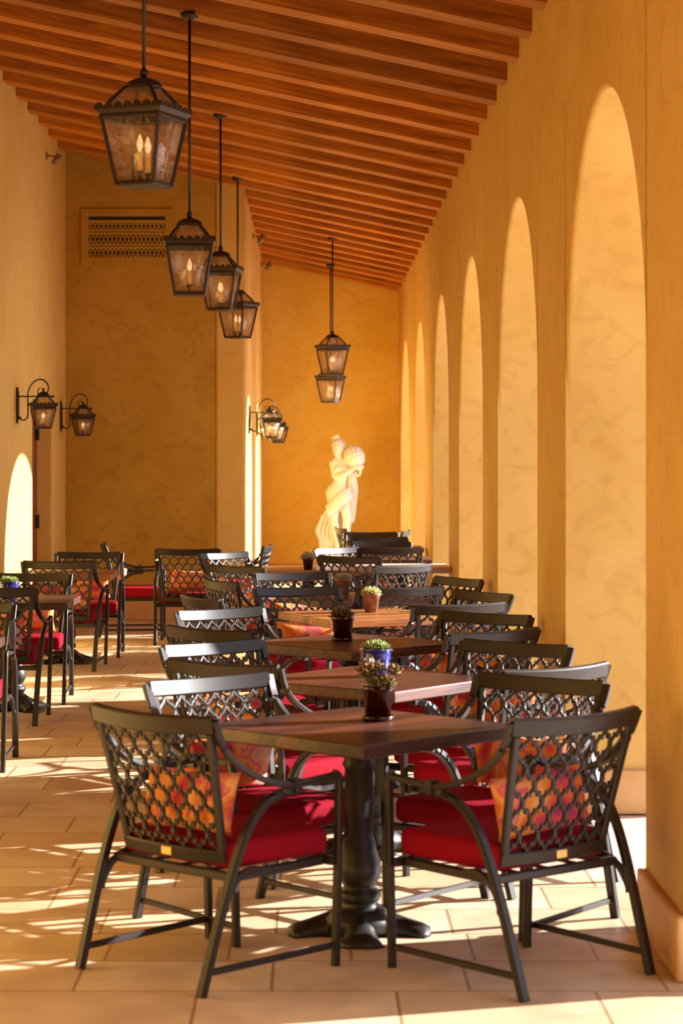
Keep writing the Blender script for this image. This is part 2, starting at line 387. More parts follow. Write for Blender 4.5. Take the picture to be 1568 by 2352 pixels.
# rafters: each its own beam
first = None; y = 30.02; k = 0
ang = math.atan(SL)
while y > -1:
    if first is None:
        mb = MB(); L_ = (XR+.12-(XL-.12))/math.cos(ang)
        mb.box(-L_/2, L_/2, -.10, .10, 0, RH/math.cos(ang)-.002)
        o = mb.build('rafter', M['rafter'], bevel=.004); first = o
    else:
        o = first.copy(); COL.objects.link(o)
    cx = (XR+XL)/2
    o.location = (cx, y-.10, roof(cx)); o.rotation_euler = (0, ang, 0)
    tag(o, kind='structure')
    o.name = 'trim_rafter' if k == 0 else 'trim_rafter.%03d' % k
    y -= .755; k += 1
# base courses
bt = 1
def baseboard(name, x0, x1, y0, y1, h=.2):
    global bt
    mb = MB(); mb.box(x0, x1, y0, y1, 0, h); o = struct(mb.build(name, M['stone'], bevel=.012)); return o
ed = [c for c in ARCH if c-AR >= Y0]
piers = [(Y0, ed[0]-AR)]+[(ed[i]+AR, ed[i+1]-AR) for i in range(len(ed)-1)]+[(ed[-1]+AR, YB)]
for i, (a, b) in enumerate(piers):
    baseboard('baseboard_right' if i == 0 else 'baseboard_right.%03d' % i, XR-.028, XR+WT+.028, a-.028, b+(.028 if b < YB else 0), .205)
baseboard('baseboard_left', XL, XL+.028, Y0, D0); baseboard('baseboard_left.001', XL, XL+.028, D1, YA)
baseboard('baseboard_alcove', XL+.028, XN-.02, YA-.028, YA); baseboard('baseboard_left_far', XN, XN+.028, YA, YB)
baseboard('baseboard_back', XN+.028, XR-.03, YB-.028, YB)
# door in the left recess
mb = MB(); mb.box(XL-.20, XL-.155, D0+.10, D1-.10, .01, DH-.09); dr = struct(mb.build('door_1', M['door'], bevel=.004))
mb = MB()
for z0, z1 in ((.15, .95), (1.08, DH-.22)): mb.box(XL-.155, XL-.148, D0+.24, D1-.24, z0, z1)
mb.build('door_panel', M['door'], dr, bevel=.003)
mb = MB(); mb.box(XL-.235, XL-.145, D0+.002, D0+.10, 0, DH-.002); mb.box(XL-.235, XL-.145, D1-.10, D1-.002, 0, DH-.002); mb.box(XL-.235, XL-.145, D0+.10, D1-.10, DH-.09, DH-.002)
mb.build('door_frame', M['door'], dr, bevel=.004)
for z in (1.03, 1.87, .30):
    mb = MB(); mb.box(XL-.150, XL-.118, D1-.125, D1-.085, z-.06, z+.06); mb.tube([(XL-.125, D1-.105, z-.065), (XL-.125, D1-.105, z+.065)], .014, 8)
    mb.build('hinge', M['hinge'], dr)
mb = MB(); mb.tube([(XL-.15, D0+.17, 1.0), (XL-.10, D0+.17, 1.0), (XL-.10, D0+.29, 1.0)], .010, 8); mb.build('door_handle', M['hinge'], dr)

# vent grille high on the alcove wall
vt = empty('vent_grille', (-1.88, YA, 3.60))
tag(vt, 'ochre ornamental vent grille with three dark fretwork rows high on alcove wall', 'vent')
mb = MB(); w_, h_ = .93, .52
for a, b, c, d in ((-w_/2, w_/2, -.03, .05), (-w_/2, w_/2, h_-.05, h_+.03)): mb.box(a, b, -.02, .004, c, d)
for a in (-w_/2, w_/2-.08): mb.box(a, a+.08, -.02, .004, .05, h_-.05)
mb.build('frame', M['plaster_shade'], vt, bevel=.006)
mb = MB(); mb.box(-w_/2+.07, w_/2-.07, -.004, .002, .04, h_-.04); mb.build('hollow_shade', M['vent_shade'], vt)  # flat dark sheet, the shade of the hollow given as colour
for r_, (z0, z1) in enumerate(((.055, .15), (.185, .295), (.33, .41))):
    mb = MB(); n_ = 18; hw = w_/2-.08
    for i in range(n_):
        x0 = -hw+2*hw*i/n_; x1 = -hw+2*hw*(i+1)/n_
        for (a, b) in (((x0, z0), (x1, z1)), ((x0, z1), (x1, z0))):
            mb.sweep([(a[0], -.010, a[1]), (b[0], -.010, b[1])], .012, .008, (0, 1, 0))
    mb.sweep([(-hw, -.012, z0-.008), (hw, -.012, z0-.008)], .03, .012, (0, 1, 0)); mb.sweep([(-hw, -.012, z1+.008), (hw, -.012, z1+.008)], .03, .012, (0, 1, 0))
    mb.build('fretwork_row', M['plaster_shade'], vt)

# ------------------------------------------------------------------ small wall spotlights near the eaves
def spotlight(x, y, z, label):
    t = empty('wall_spotlight', (x, y, z)); tag(t, label, 'spotlight', 'spotlights under the rafters')
    mb = MB(); mb.lathe([(.035, 0), (.035, .012), (.01, .014)], 14, mx=Matrix.Rotation(PI/2, 4, 'Y')); mb.build('base_plate', M['fixture'], t, True)
    mb = MB(); mb.tube([(0.01, 0, 0), (.06, 0, 0), (.09, 0, -.015)], .008, 8); mb.build('arm', M['fixture'], t, True)
    mb = MB(); mb.lathe([(.012, -.06), (.03, -.05), (.032, .05), (.026, .052), (.02, .02)], 16, (0, 0), Matrix.Translation((.10, 0, -.03)) @ Matrix.Rotation(.6, 4, 'Y')); mb.build('head', M['fixture'], t, True)
spotlight(XL, 20.6, 4.46, 'small brass spotlight on left wall above the door')
spotlight(XN, 24.9, 4.14, 'small brass spotlight high on sunlit corner wall, nearer of the two')
spotlight(XN, 28.9, 4.18, 'small brass spotlight high in the far corner by the back wall')

# ------------------------------------------------------------------ chair
ZT = .84; YT = -.22
def back_y(z): t = (z-.39)/(ZT-.39); return -.115-.105*t-.012*t*t
def hw_in(z): t = (z-.43)/(.79-.43); return .205+.035*t
def bpt(sx, z, off=0):
    s = sx/.26
    return Vector((sx, back_y(z)-.035*(1-s*s)+off, z))
def make_chair():
    t = empty('dining_chair')
    # lattice
    mb = MB(); NI, NJ = 6, 7
    def P(i, j):
        z = .414+(.79-.414)*j/NJ; return i/NI*hw_in(z), z
    for j in range(NJ):
        for i in range(-NI, NI+1):
            if (i+j) % 2: continue
            for di in (-1, 1):
                if abs(i+di) > NI: continue
                a = Vector(P(i, j)); b = Vector(P(i+di, j+1)); d = b-a; nrm = Vector((-d.y, d.x)).normalized()*di
                pts = []
                for q in range(13):
                    u = q/12; s_ = math.sin(2*PI*u); dd = .0036*math.copysign(abs(s_)**.8, s_)
                    p = a+d*u+nrm*dd
                    if q == 6: mb.box(-.0095, .0095, -.005, .005, -.0042, .0042, Matrix.Translation(bpt(p.x, p.y)) @ Matrix.Rotation(-math.atan2(nrm.y, nrm.x), 4, 'Y'))
                    pts.append(bpt(p.x, p.y))
                mb.sweep(pts, .0100, .010, (0, 1, .24))
                # knot where four bars meet
            x, z = P(i, j); p = bpt(x, z)
            if abs(i) < NI: mb.box(-.007, .007, -.0055, .0055, -.010, .010, Matrix.Translation(p))
    mb.build('lattice', M['bronze'], t)
    # top rail
    def rail(z, h, half, thick, lift=0):
        mb = MB(); pts = [bpt(-half+2*half*i/14, z+lift*(((i-7)/7)**2), 0) for i in range(15)]
        mb.sweep(pts, h, thick, (0, 1, .24)); return mb
    rail(.812, .058, .272, .026, .008).build('top_rail', M['bronze'], t)
    b = rail(.398, .042, .228, .024).build('bottom_rail', M['bronze'], t)
    mb = MB(); mb.box(-.022, .022, -.0165, -.012, -.012, .012, Matrix.Translation(bpt(0, .398))); mb.build('brass_tag', M['brass'], b)
    for s in (-1, 1):
        mb = MB(); mb.sweep([bpt(s*(hw_in(z)+.012), z) for z in (.41, .55, .67, .79)], .026, .022, (0, 1, .24)); mb.build('stile', M['bronze'], t)
        # sweeping side post that becomes the arm
        cp = [(s*.278, back_y(.83)+.0, .835), (s*.275, -.195, .76), (s*.282, -.135, .695), (s*.295, -.05, .645), (s*.305, .03, .618), (s*.308, .10, .609), (s*.308, .20, .613), (s*.308, .288, .618)]
        mb = MB(); mb.sweep(smoothpath(cp, 5), lambda i: .034 if i < 12 else .030, .020, lambda i: (0, -.5, .9) if i > 5 else (0, -1, .35)); mb.build('arm', M['bronze'], t)
        # front leg
        mb = MB(); mb.sweep([(s*.308, .283, .626), (s*.308, .298, .617), (s*.308, .305, .60), (s*.302, .306, .35), (s*.292, .306, 0)], .026, .024, (0, 1, 0)); mb.build('leg', M['bronze'], t)
        # rear leg: springs from the arm joint, arcs back and down
        cp = [(s*.306, .115, .594), (s*.306, .05, .590), (s*.303, -.02, .568), (s*.300, -.08, .52), (s*.296, -.125, .45), (s*.292, -.165, .36), (s*.286, -.215, .22), (s*.279, -.285, 0)]
        mb = MB(); mb.sweep(smoothpath(cp, 5), lambda i: .026+.00018*i*1.2, .026, lambda i: (0, 1, .25)); mb.build('leg', M['bronze'], t)
        mb = MB(); mb.box(s*.307-.02, s*.307+.02, .082, .112, .585, .628); mb.build('arm_clamp', M['bronze'], t)
        # curved brace from seat frame to rear leg
        cp = [(s*.262, .02, .342), (s*.274, -.07, .357), (s*.280, -.14, .33), (s*.283, -.178, .28), (s*.285, -.188, .245)]
        mb = MB(); mb.sweep(smoothpath(cp, 5), .016, .022, (0, .2, 1)); mb.build('brace', M['bronze'], t)
        mb = MB(); mb.sweep([(s*.277, -.265, .068), (s*.294, .300, .068)], .014, .020, (0, 0, 1)); mb.build('stretcher', M['bronze'], t)
    mb = MB()
    mb.sweep([(-.262, -.14, .342), (-.262, .27, .342)], .024, .028, (0, 0, 1)); mb.sweep([(.262, -.14, .342), (.262, .27, .342)], .024, .028, (0, 0, 1))
    mb.sweep([(-.27, -.135, .342), (.27, -.135, .342)], .024, .028, (0, 0, 1)); mb.sweep([(-.30, .285, .342), (.30, .285, .342)], .024, .028, (0, 0, 1))
    for x in (-.13, 0, .13): mb.sweep([(x, -.135, .344), (x, .285, .344)], .02, .008, (0, 0, 1))
    mb.build('seat_frame', M['bronze'], t)
    # cushion
    bm = bmesh.new(); bmesh.ops.create_cube(bm, size=1)
    for v in bm.verts: v.co = Vector((v.co.x*.545, v.co.y*.43, v.co.z*.088))
    bmesh.ops.bevel(bm, geom=list(bm.edges), offset=.032, segments=4, profile=.6, affect='EDGES')
    for v in bm.verts:
        q = (1-(v.co.x/.28)**2)*(1-(v.co.y/.24)**2); v.co.z += .012*max(0, q)*(1 if v.co.z > 0 else 0)
        v.co.x *= 1-.12*max(0, -v.co.y/.215)**2; v.co += Vector((0, .086, .404))
    me = bpy.data.meshes.new('seat_cushion'); bm.to_mesh(me); bm.free(); me.materials.append(M['red'])
    for p in me.polygons: p.use_smooth = True
    o = bpy.data.objects.new('seat_cushion', me); COL.objects.link(o); o.parent = t; o['label'] = 'red canvas seat cushion'
    return t

def pillow_mesh():
    me_v = []; me_f = []; N = 14; W, H, T = .21, .100, .046
    def pt(i, j, s):
        u = -1+2*i/N; v = -1+2*j/N
        pin = 1-.10*(1-abs(u)**2)*abs(v)**4; pin2 = 1-.10*(1-abs(v)**2)*abs(u)**4
        th = T*max(0, (1-u**4))**.6*max(0, (1-v**4))**.6
        return (u*W*pin2, s*th, v*H*pin)
    idx = {}
    for s in (1, -1):
        for i in range(N+1):
            for j in range(N+1):
                if s == -1 and (i in (0, N) or j in (0, N)): idx[(i, j, s)] = idx[(i, j, 1)]; continue
                idx[(i, j, s)] = len(me_v); me_v.append(pt(i, j, s))
        for i in range(N):
            for j in range(N):
                f = [idx[(i, j, s)], idx[(i+1, j, s)], idx[(i+1, j+1, s)], idx[(i, j+1, s)]]
                me_f.append(tuple(f if s == -1 else f[::-1]))
    me = bpy.data.meshes.new('lumbar_pillow'); me.from_pydata(me_v, [], me_f); me.update(); me.materials.append(M['print'])
    for p in me.polygons: p.use_smooth = True
    return me

proto = make_chair(); used = [False]
PM = pillow_mesh(); pcount = [0]
def place_chair(mx, my, alpha, facing, label, pil=None, group='lattice back dining chairs', dz=0):
    """mx,my: middle of the top rail on plan; alpha: heading of the rail; facing 'away' from or 'toward' the entrance end"""
    rz = math.radians(alpha if facing == 'away' else alpha-180)
    if not used[0]: o = proto; used[0] = True
    else: o = copy_tree(proto)
    f = Vector((-math.sin(rz), math.cos(rz)))
    o.location = (mx+f.x*.225, my+f.y*.225, 0); o.rotation_euler = (0, 0, rz)
    tag(o, label, 'chair', group)
    if pil:
        p = bpy.data.objects.new('lumbar_pillow', PM); COL.objects.link(p)
        r = random.Random(pcount[0]); pcount[0] += 1
        lx = r.uniform(-.02, .03); Mx = Matrix.Translation(o.location) @ Matrix.Rotation(rz, 4, 'Z') @ Matrix.Translation((lx, -.086, .552)) @ Matrix.Rotation(-.24+PI, 4, 'X') @ Matrix.Rotation(r.uniform(-.05, .05), 4, 'Y')
        if r.random() < .5: Mx = Mx @ Matrix.Rotation(PI, 4, 'Y')
        p.matrix_world = Mx
        tag(p, pil, 'pillow', 'printed pillows on the chairs')
    return o

# ------------------------------------------------------------------ tables
TZ = .72; TH = .046; TS = .785
def make_table(m):
    t = empty('dining_table')
    mb = MB(); mb.box(-TS/2, TS/2, -TS/2, TS/2, TZ-TH, TZ); mb.build('tabletop', m, t, bevel=.005)
    p = empty('pedestal'); COL.objects.unlink(p)
    mb = MB()
    mb.box(-.19, .19, -.035, .035, TZ-TH-.022, TZ-TH); mb.box(-.035, .035, -.19, .19, TZ-TH-.022, TZ-TH)
    mb.lathe([(.085, TZ-TH-.022), (.085, TZ-TH-.04), (.055, TZ-TH-.05), (.052, .60), (.060, .585), (.050, .57), (.050, .33), (.056, .32), (.060, .29), (.074, .25), (.078, .215), (.070, .19), (.056, .17), (.054, .16), (.072, .15), (.077, .135), (.070, .118), (.060, .108), (.085, .09), (.12, .06), (.12, .02)], 24)
    o = mb.build('pedestal', M['iron'], t, True)
    for k in range(4):
        a = PI/4+k*PI/2; c, s_ = math.cos(a), math.sin(a)
        mb = MB(); n_ = 9; rings = []
        for i in range(n_):
            u = i/(n_-1); R = .04+.205*u; hz = .075*(1-u)**1.2+.028; wd = .05+.03*u+.008*math.sin(u*9)
            if i == n_-1: wd *= .5; hz = .022
            rings.append([Vector((c*R-s_*q*wd, s_*R+c*q*wd, z)) for q, z in ((-1, 0.0), (-.8, hz*.55), (-.3, hz), (.3, hz), (.8, hz*.55), (1, 0.0))])
        mb.rings(rings); mb.build('foot', M['iron'], t, True)
    return t
tproto = {}
def place_table(x, y, rot, label, m='table'):
    if m not in tproto: o = make_table(M[m]); tproto[m] = o
    else: o = copy_tree(tproto[m])
    o.location = (x, y, 0); o.rotation_euler = (0, 0, math.radians(rot))
    tag(o, label, 'table', 'square wooden tables')
    return o
TAB = [
 (.157, 7.59, 45, 'dark stained square wood table with iron pedestal, nearest of the row', 'table'),
 (.25, 9.2, 52, 'brown plank table carrying the blue glazed pot, second of the row', 'table'),
 (.18, 11.0, 45, 'brown plank table with a dark spiky succulent, third of the row', 'table'),
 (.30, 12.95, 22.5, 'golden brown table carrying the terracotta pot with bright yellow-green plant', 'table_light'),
 (.27, 14.62, 20, 'brown wooden table behind two blue-sheened chair backs, with pale grey plant', 'table'),
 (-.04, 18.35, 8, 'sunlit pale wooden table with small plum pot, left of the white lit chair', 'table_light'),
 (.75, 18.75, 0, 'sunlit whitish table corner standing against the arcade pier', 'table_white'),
 (.68, 20.2, 0, 'wooden table hidden between dark chair backs beyond the sunlit table', 'table'),
 (.73, 22.78, 0, 'reddish wooden table near the statue, last of the row', 'table'),
 (-1.98, 10.95, 0, 'wooden table cut by the left photo edge, nearest on the left side', 'table'),
 (-1.95, 14.35, 0, 'wooden table with blue pot on the left side, sunlit right corner', 'table'),
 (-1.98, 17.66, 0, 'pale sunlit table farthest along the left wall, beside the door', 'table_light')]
for a in TAB: place_table(*a)

CH = [
 # mx, my, alpha, facing, label, pillow label
 (-0.505, 6.925, -43, 'away', 'dark bronze lattice chair at front left of nearest table, back to viewer', 'orange and red pillow seen through back of front left chair'),
 (0.814, 6.861, 39, 'away', 'dark bronze lattice chair at front right of nearest table, beside the pier', 'orange and pink pillow seen through back of front right chair'),
 (-0.376, 7.980, 40, 'toward', 'chair with silvery lit top rail at far left of nearest table', 'magenta and orange pillow on silvery chair left of nearest table'),
 (0.821, 7.979, -39, 'toward', 'dark chair at far right of nearest table, facing viewer', 'orange pillow on chair at far right of nearest table'),
 (-0.350, 8.583, -37, 'away', 'black-looking chair behind the silvery lit one, back to viewer', 'orange pillow on black-looking chair left of second table'),
 (0.920, 8.395, 38, 'away', 'chair with pale grey lit rail against the first arch opening', 'pink orange pillow on pale-railed chair at first arch'),
 (-0.432, 9.49, 42, 'toward', 'white lit lattice chair left of the table with blue pot', 'print pillow on white lit chair left of the blue pot'),
 (0.869, 9.475, -39, 'toward', 'dark chair right of the table with blue pot, facing viewer', 'orange print pillow on dark chair right of the blue pot'),
 (-0.485, 10.270, -41, 'away', 'brown-railed chair seen edge-up between two white lit chairs', 'print pillow on brown-railed chair at third table'),
 (0.829, 10.147, 38, 'away', 'grey-brown chair with upswept rail right of third table, back to viewer', 'print pillow on upswept grey-brown chair at third table'),
 (-0.490, 11.570, 38, 'toward', 'brightest white lit chair at far left of third table', 'print pillow on brightest white chair at third table'),
 (0.876, 11.243, -39, 'toward', 'dark chair at far right of third table, facing viewer', 'print pillow on dark chair at far right of third table'),
 (-0.640, 12.570, -64, 'away', 'dark chair turned sideways at left of table with terracotta pot', None),
 (0.797, 12.008, 24, 'away', 'chair with long pale olive rail in front right of terracotta pot table', 'purple pink pillow on pale olive-railed chair'),
 (-0.100, 13.520, 21, 'toward', 'blue-sheened chair behind terracotta pot table, nearer of two', 'orange pink pillow on nearer blue-sheened chair'),
 (1.003, 13.022, -58, 'toward', 'dark chair right of terracotta pot table, turned against second arch pier', 'print pillow on chair turned against second arch pier'),
 (-0.600, 14.294, -65, 'away', 'dark chair turned sideways showing its full lattice left of blue-sheened chairs', 'print pillow on sideways chair left of blue-sheened chairs'),
 (0.535, 13.565, 20, 'away', 'black broad-railed chair right behind the terracotta pot', 'red pillow on black broad-railed chair'),
 (-0.150, 15.226, 22, 'toward', 'blue-sheened chair, farther of the two', 'print pillow on farther blue-sheened chair'),
 (0.954, 14.555, -60, 'toward', 'dark chair with tall open lattice by the third arch', 'pink pillow on open lattice chair by third arch'),
 (-0.75, 18.42, 44, 'toward', 'white glaring chair rail at left of small plum pot table', 'print pillow on glaring chair by plum pot table'),
 (-0.580, 16.250, -39, 'away', 'dark chair just in front of the glaring left chair, back to viewer', 'yellow orange pillow on dark chair in front of glaring one'),
 (-0.424, 19.962, 84, 'away', 'chair seen edge-on with slanting back, below wall lanterns', None),
 (-1.920, 20.350, -84, 'away', 'chair in profile facing right against alcove wall, behind left tables', 'orange pillow on profile chair by alcove wall'),
 (-1.098, 19.238, -3, 'away', 'bronze chair standing alone before alcove wall, back to viewer', 'orange print pillow on lone chair before alcove wall'),
 (0.206, 19.42, 45, 'toward', 'white lit chair right of small plum pot', None),
 (0.283, 17.75, -30, 'away', 'brown chair directly in front of the white lit chair by plum pot', None),
 (0.660, 16.300, 40, 'away', 'dark chair with flared corner right of pale grey plant', 'pink orange pillow on flared-corner chair'),
 (0.675, 19.5, 3, 'away', 'dark straight chair rail just beyond sunlit whitish table', 'print pillow on straight chair beyond whitish table'),
 (0.64, 20.88, 3, 'toward', 'dark straight chair facing viewer, second rail below the statue chairs', None),
 (0.655, 22.05, 2, 'away', 'dark chair with orange glints in its lattice, near the statue', None),
 (0.615, 23.5, 2, 'toward', 'dark chair farthest down the row, right of statue legs', None),
 (1.000, 23.970, 80, 'away', 'chair corner edge-on by the last arch, far end of row', None),
 (0.310, 24.900, -78, 'away', 'white lit chair edge-on in front of statue feet', None),
 (-1.960, 16.950, -2, 'away', 'dark chair with back to viewer at pale table near the door', 'pink orange pillow on dark chair near the door table'),
 (-1.890, 18.550, 0, 'toward', 'grey-brown chair facing viewer beside alcove corner at farthest left table', 'pale pink pillow on chair beside alcove corner'),
 (-1.950, 15.150, 0, 'toward', 'brown chair behind the left table with blue pot, facing viewer', 'magenta print pillow on chair behind left blue pot'),
 (-1.980, 13.500, 0, 'away', 'dark chair before left table with blue pot, back to viewer', 'purple orange pillow on chair before left blue pot'),
 (-1.910, 12.000, 0, 'toward', 'chair cut by left photo edge, sunlit front edges', None)]
for c in CH: place_chair(*c)

# ------------------------------------------------------------------ succulents
def leaf(mb, base, direction, L, W, T):
    d = Vector(direction).normalized(); side = d.cross(Vector((0, 0, 1)))
    if side.length < .1: side = Vector((1, 0, 0))
    side.normalize(); up = side.cross(d); rings = []
    for u, w_ in ((0, .35), (.25, .75), (.55, 1), (.8, .7), (.95, .28), (1, .05)):
        c = Vector(base)+d*L*u+up*(-.10*L*math.sin(u*PI))
        rings.append([c+side*W*w_*math.cos(2*PI*q/6)+up*T*w_*math.sin(2*PI*q/6) for q in range(6)])
    mb.rings(rings)
def rosette(parent, c, axis, R, m, rnd, n=15, fat=.22):
    mb = MB(); ax = Vector(axis).normalized(); q = ax.to_track_quat('Z', 'Y'); c = Vector(c)
    for i in range(n):
        u = i/n; a = i*2.4; el = .15+1.15*u; L = R*(1-.35*u)*rnd.uniform(.85, 1.1)
        d = q @ Vector((math.cos(a)*math.cos(el), math.sin(a)*math.cos(el), math.sin(el)))
        leaf(mb, c+ax*(.12*R*u), d, L, L*fat, L*.10)
    return mb.build('rosette', m, parent, True)
def plant(x, y, z, kind, label, seed):
    rnd = random.Random(seed)
    t = empty('potted_succulent', (x, y, z)); tag(t, label, 'potted plant', 'succulents on the tables')
    spec = dict(
      brown=(.060, .043, .118, 'pot_brown', True), blue=(.066, .048, .115, 'pot_blue', False), terra=(.056, .037, .115, 'pot_terra', False),
      plum=(.052, .034, .10, 'pot_plum', False))[kind[0]]
    r1, r0, h, pm, sauc = spec; z0 = 0
    if sauc:
        mb = MB(); mb.lathe([(.046, 0), (.052, .003), (.060, .018), (.056, .018), (.048, .007), (.01, .007)], 28); mb.build('saucer', M[pm], t, True); z0 = .008
    mb = MB()
    if kind[0] == 'blue':
        pr = [(.04, z0), (r0, z0), (r0+.010, z0+.03), (r1-.004, z0+h*.62), (r1-.001, z0+h*.66), (r1-.004, z0+h*.70), (r1-.001, z0+h*.75), (r1-.003, z0+h*.80), (r1, z0+h*.95), (r1+.003, z0+h), (r1-.006, z0+h), (r1-.010, z0+h-.02)]
    else:
        pr = [(r0*.8, z0), (r0, z0), (r1-.007, z0+h*.80), (r1-.001, z0+h*.82), (r1, z0+h), (r1-.006, z0+h), (r1-.010, z0+h-.02)]
    mb.lathe(pr, 32); mb.build('pot', M[pm], t, True)
    mb = MB(); mb.lathe([(.002, z0+h-.010), (r1-.008, z0+h-.010), (r1-.009, z0+h-.014)], 20); mb.build('soil', M['soil'], t, True)
    zt = z0+h-.008; lm = M[kind[1]]
    if kind[2] == 'tall':
        for (dx, dy, hz, R) in ((-.045, 0, .048, .042), (-.030, .02, .062, .040), (.050, .01, .048, .040), (.012, -.02, .022, .036), (.0, .025, .06, .030), (-.02, -.025, .018, .03), (.035, -.03, .012, .03)):
            st = MB(); st.tube([(dx*.4, dy*.4, zt-.01), (dx*.8, dy*.8, zt+hz*.5), (dx, dy, zt+hz)], .0035, 6); st.build('stem', lm, t, True)
            rosette(t, (dx, dy, zt+hz), (dx*8, dy*4-.35, 1), R*1.30, lm, rnd, 12, .30)
    elif kind[2] == 'spiky':
        for k in range(6):
            a = k*1.05; rr = 0 if k == 0 else .026
            rosette(t, (rr*math.cos(a), rr*math.sin(a), zt+.004+.012*rnd.random()), (math.cos(a)*.5*(k > 0), math.sin(a)*.5*(k > 0), 1), .055, lm, rnd, 18, .13)
    else:
        for k in range(7):
            a = k*1.05; rr = 0 if k == 0 else .034
            rosette(t, (rr*math.cos(a), rr*math.sin(a), zt+.008+.01*rnd.random()), (math.cos(a)*.6*(k > 0), math.sin(a)*.6*(k > 0), 1), .040, lm, rnd, 15, .2)
    return t
plant(.225, 7.71, TZ, ('brown', 'leaf_bronze', 'tall'), 'bronze-green succulent in dark brown pot with saucer on nearest table', 1)
plant(.262, 9.27, TZ, ('blue', 'leaf_green', 'low'), 'green succulent in cobalt blue glazed pot on second table of centre row', 2)
plant(.146, 11.06, TZ, ('brown', 'leaf_dark', 'spiky'), 'dark spiky succulent in brown pot with saucer on third table', 3)
plant(.343, 13.1, TZ, ('terra', 'leaf_pale', 'low'), 'bright yellow-green succulent in dusty terracotta pot', 4)
plant(.196, 14.72, TZ, ('terra', 'leaf_grey', 'low'), 'pale grey-green succulent in dark terracotta pot right of blue-sheened chairs', 5)
plant(-.045, 18.12, TZ, ('plum', 'leaf_grey', 'spiky'), 'small spiky plant in dark plum pot below the statue', 6)
plant(-1.975, 14.3, TZ, ('blue', 'leaf_green', 'low'), 'green succulent in blue glazed pot on left side table', 7)

# ------------------------------------------------------------------ lanterns
def lantern_body(t, wt, wb, h, rh, cap):
    """glass box from z=0 (bottom) to h, roof rh high, parts under t; local origin at bottom centre"""
    a, b = wb/2, wt/2; e = wt*.055
    mb = MB()
    for sx in (-1, 1):
        for sy in (-1, 1): mb.sweep([(sx*a, sy*a, 0), (sx*b, sy*b, h)], e, e, (sx, sy, 0))
    for r_, z in ((a, 0.004), (b, h)):
        mb.sweep([(-r_, -r_, z), (r_, -r_, z), (r_, r_, z), (-r_, r_, z)], e*1.2, e*1.2, (0, 0, 1), True)
    mb.box(-a, a, -a, a, -.006, .002)
    mb.build('cage', M['lantern'], t)
    # cornice with scalloped gallery
    mb = MB(); c = b*1.16
    rings = [[Vector((sx*r_, sy*r_, z)) for sx, sy in ((-1, -1), (1, -1), (1, 1), (-1, 1))] for r_, z in ((b, h), (b*1.03, h+.012), (c, h+.028), (c, h+.036), (c*.9, h+.036))]
    mb.rings(rings, cap=False)
    n_ = 7
    for k in range(4):
        R = Matrix.Rotation(k*PI/2, 4, 'Z')
        for i in range(n_):
            x = -c+(2*c)*(i+.5)/n_; hw = c/n_*.92
            vs = [R @ Vector((x+hw*math.cos(q), -c+d, h+.034+hw*1.1*math.sin(q))) for d in (0, .004) for q in [PI*j/6 for j in range(7)]]
            mb.add(vs, [tuple(range(7)), tuple(range(13, 6, -1))]+[(j, j+1, j+8, j+7) for j in range(6)])
    mb.build('cornice', M['lantern'], t)
    # roof ribs and cap
    mb = MB(); r0, r1 = b*.95, b*.42
    for sx in (-1, 1):
        for sy in (-1, 1): mb.sweep([(sx*r0, sy*r0, h+.034), (sx*(r0+r1)/2*1.02, sy*(r0+r1)/2*1.02, h+.034+rh*.52), (sx*r1, sy*r1, h+.034+rh)], e*.9, e*.9, (sx, sy, 0))
    mb.build('roof_frame', M['lantern'], t)
    mb = MB(); zc = h+.034+rh
    mb.lathe([(b*.60, zc-.006), (b*.60, zc+.004), (b*.50, zc+.022), (b*.28, zc+.036), (b*.10, zc+.042), (b*.10, zc+.07)], 20); mb.build('cap', M['lantern'], t, True)
    # panes
    mb = MB(); g = .96
    for k in range(4):
        R = Matrix.Rotation(k*PI/2, 4, 'Z')
        mb.add([R @ Vector(v) for v in ((-a*g, -a*g, .006), (a*g, -a*g, .006), (b*g, -b*g, h-.004), (-b*g, -b*g, h-.004))], [(0, 1, 2, 3)])
        mb.add([R @ Vector(v) for v in ((-r0*g, -r0*g, h+.036), (r0*g, -r0*g, h+.036), (r1*g, -r1*g, zc-.004), (-r1*g, -r1*g, zc-.004))], [(0, 1, 2, 3)])
    o = mb.build('glass', M['glass'], t)
    so = o.modifiers.new('thickness', 'SOLIDIFY'); so.thickness = .002
    return zc+.07
def candle(t, x, y, s=1.0, r=.011):
    mb = MB(); mb.lathe([(r*1.5, .0), (r*.6, .01*s), (r*.6, .04*s), (r*1.3, .045*s), (r*1.3, .055*s), (r*.5, .056*s)], 14, (x, y))
    mb.tube([(0, 0, .004), (x*.5, y*.5, .012*s), (x, y, .03*s)], r*.35, 6)
    c = mb.build('candle_holder', M['iron'], t, True)
    mb = MB(); mb.lathe([(r, .055*s), (r, .135*s), (r*.4, .136*s)], 14, (x, y)); mb.build('candle_sleeve', M['candle'], c, True)
    mb = MB(); mb.lathe([(r*.5, .136*s), (r*1.15, .152*s), (r*1.3, .168*s), (r*.8, .188*s), (r*.15, .205*s)], 12, (x, y)); mb.build('bulb', M['bulb'], c, True)
def pendant(x, y, zb, rot, label):
    t = empty('hanging_lantern', (x, y, zb), math.radians(rot)); tag(t, label, 'lantern', 'hanging lanterns')
    zt = lantern_body(t, .27, .175, .285, .10, 0)
    for s_ in (-1, 1): candle(t, 0, s_*.038, 1.05)
    top = roof(x)-zb
    mb = MB(); mb.tube([(0, 0, zt-.03), (0, 0, top)], .009, 10); mb.lathe([(.018, zt-.02), (.018, zt), (.010, zt+.01)], 12); mb.build('rod', M['lantern'], t, True)
    mb = MB(); mb.lathe([(.055, top+.012), (.055, top-.012), (.03, top-.03), (.012, top-.035)], 18); mb.build('canopy', M['lantern'], t, True)
